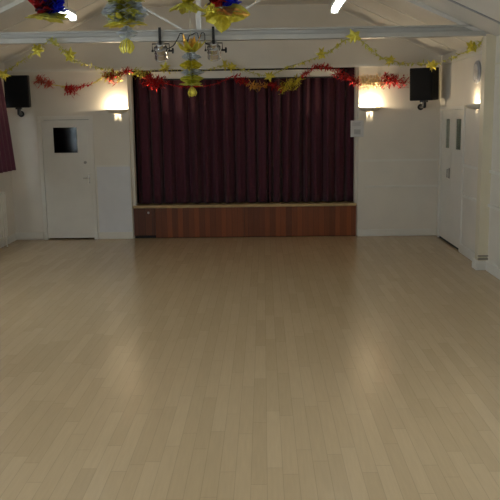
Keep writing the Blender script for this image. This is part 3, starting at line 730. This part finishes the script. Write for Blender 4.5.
# ------------------------------------------------------------------ red and gold tinsel on the stage wall
def tinsel(label, segs, pins=()):
    o0 = Vector(segs[0][1][0]); t = thing('tinsel_garland', label, 'garland', o0, 0, 'red and gold tinsel garlands')
    for k, (m, pts, rad, dens, size) in enumerate(segs):
        r = random.Random(100 + k + len(segs) * 7); P = spline([Vector(p) - o0 for p in pts], 8) if len(pts) > 2 else [Vector(p) - o0 for p in pts]
        bm = B(); tube(bm, P, 0.006, 6)
        L = sum((b - a).length for a, b in zip(P, P[1:])); N = int(L * dens * 0.95)
        for i in range(N):
            s = r.random() * (len(P) - 1); j = min(int(s), len(P) - 2); p = P[j].lerp(P[j + 1], s - j)
            d = Vector((r.gauss(0, 1), r.gauss(0, 0.6), r.gauss(0, 1))).normalized(); q = p + d * rad * r.uniform(0.0, 0.7)
            petal(bm, q, Vector((r.uniform(-1, 1), r.uniform(-0.8, 0.8), r.uniform(-1, 1))), Vector((0.31, 0.17, 0.93)), size * r.uniform(0.35, 0.95), size * 0.10, 0.4, 0, 0.002, r)
        nm = {'red': 'red_tinsel', 'pink': 'pale_red_tinsel', 'gold': 'gold_tinsel', 'olive': 'green_gold_tinsel', 'amber': 'amber_tinsel', 'litgold': 'gold_tinsel'}[m]
        o = link(nm, bm, m, t)
    for p in pins:
        bm = B(); tube(bm, [Vector(p) - o0, Vector((p[0], D - 0.004, max(p[2], 2.76 if OX0 < p[0] < OX1 else p[2]))) - o0], 0.003, 6); link('pin', bm, 'brass', t)
    return t
Y = D - 0.13
def q(x, z, y=Y): return (x, y, z)
tinsel('red and gold tinsel garland on the left, strung above the white door to the stage', [
    ('pink', [q(-3.59, 2.61), q(-3.50, 2.57), q(-3.37, 2.525)], 0.12, 420, 0.12),
    ('gold', [q(-3.37, 2.525), q(-3.22, 2.50), q(-3.14, 2.49)], 0.03, 90, 0.06),
    ('red', [q(-3.14, 2.49), q(-3.09, 2.43), q(-3.03, 2.46)], 0.12, 800, 0.10),
    ('red', [q(-3.03, 2.47), q(-2.9, 2.49), q(-2.74, 2.52)], 0.025, 260, 0.07),
    ('gold', [q(-2.74, 2.52), q(-2.6, 2.60), q(-2.52, 2.64)], 0.03, 130, 0.05),
    ('olive', [q(-2.52, 2.64), q(-2.42, 2.655), q(-2.30, 2.64)], 0.15, 650, 0.10),
    ('red', [q(-2.46, 2.64), q(-2.40, 2.62), q(-2.34, 2.64)], 0.16, 900, 0.10),
    ('red', [q(-2.30, 2.65), q(-2.2, 2.72), q(-2.09, 2.72)], 0.07, 400, 0.09)], [q(-3.5, 2.565), q(-2.42, 2.655)])
tinsel('long red and gold tinsel garland across the top of the maroon curtains', [
    ('olive', [q(-2.02, 2.71), q(-1.95, 2.67), q(-1.87, 2.65)], 0.11, 550, 0.10),
    ('red', [q(-1.86, 2.62), q(-1.76, 2.55), q(-1.62, 2.56)], 0.17, 900, 0.11),
    ('red', [q(-1.62, 2.54), q(-1.35, 2.47), q(-1.05, 2.46), q(-0.75, 2.50), q(-0.46, 2.62)], 0.02, 75, 0.06),
    ('red', [q(-0.46, 2.60), q(-0.33, 2.55), q(-0.24, 2.50)], 0.08, 330, 0.10),
    ('amber', [q(-0.26, 2.50), q(-0.1, 2.45), q(0.06, 2.46)], 0.07, 240, 0.10),
    ('red', [q(0.10, 2.48), q(0.2, 2.43), q(0.30, 2.43)], 0.07, 300, 0.10),
    ('gold', [q(0.30, 2.42), q(0.44, 2.47), q(0.60, 2.56)], 0.14, 650, 0.10),
    ('red', [q(0.62, 2.58), q(0.70, 2.66), q(0.85, 2.74), q(1.0, 2.735), q(1.08, 2.70)], 0.045, 330, 0.09)], [q(-2.02, 2.71), q(-0.46, 2.62), q(0.85, 2.74)])
tinsel('red and gold tinsel garland between the stage curtains and the right loudspeaker', [
    ('red', [q(1.12, 2.66), q(1.28, 2.58), q(1.44, 2.53), q(1.52, 2.48)], 0.10, 520, 0.10),
    ('litgold', [q(1.50, 2.50), q(1.7, 2.50), q(1.9, 2.49)], 0.17, 1000, 0.09),
    ('red', [q(1.9, 2.49), q(2.0, 2.53), q(2.1, 2.49), q(2.27, 2.48)], 0.17, 620, 0.10)], [q(1.7, 2.50), q(2.1, 2.49)])

l = bpy.data.lights.new('corridor_fill', 'POINT'); l.energy = 14; l.color = (1, 0.95, 0.85); l.shadow_soft_size = 0.1  # point light added to lighten the glass of the double door
lo = bpy.data.objects.new('corridor_fill', l); COL.objects.link(lo); lo.location = (XR + 1.0, 11.6, 2.25)
# ------------------------------------------------------------------ daylight
w = bpy.data.worlds.new('overcast'); scene.world = w; w.use_nodes = True
bg = w.node_tree.nodes['Background']; bg.inputs['Color'].default_value = (0.79, 0.87, 1.0, 1); bg.inputs['Strength'].default_value = 8.6

# ------------------------------------------------------------------ camera
cam = bpy.data.cameras.new('camera'); co = bpy.data.objects.new('camera', cam); COL.objects.link(co)
f = 762.96; cam.sensor_fit = 'HORIZONTAL'; cam.sensor_width = 36.0; cam.lens = f / 500 * 36.0; cam.clip_start = 0.05; cam.clip_end = 200
rx = Vector((0.99975568, 0.01716564, -0.01392554)); ux = Vector((0.01080342, 0.17015769, 0.98535762)); fw = Vector((-0.01928383, 0.98526733, -0.16993067))
mtx = Matrix((rx, ux, -fw)).transposed().to_4x4(); mtx.translation = Vector((0, 0, 1.9494)); co.matrix_world = mtx
scene.camera = co
vs = scene.view_settings
vs.view_transform = 'Standard'; vs.look = 'None'; vs.gamma = 1.0; vs.use_curve_mapping = False; vs.exposure = 0.1
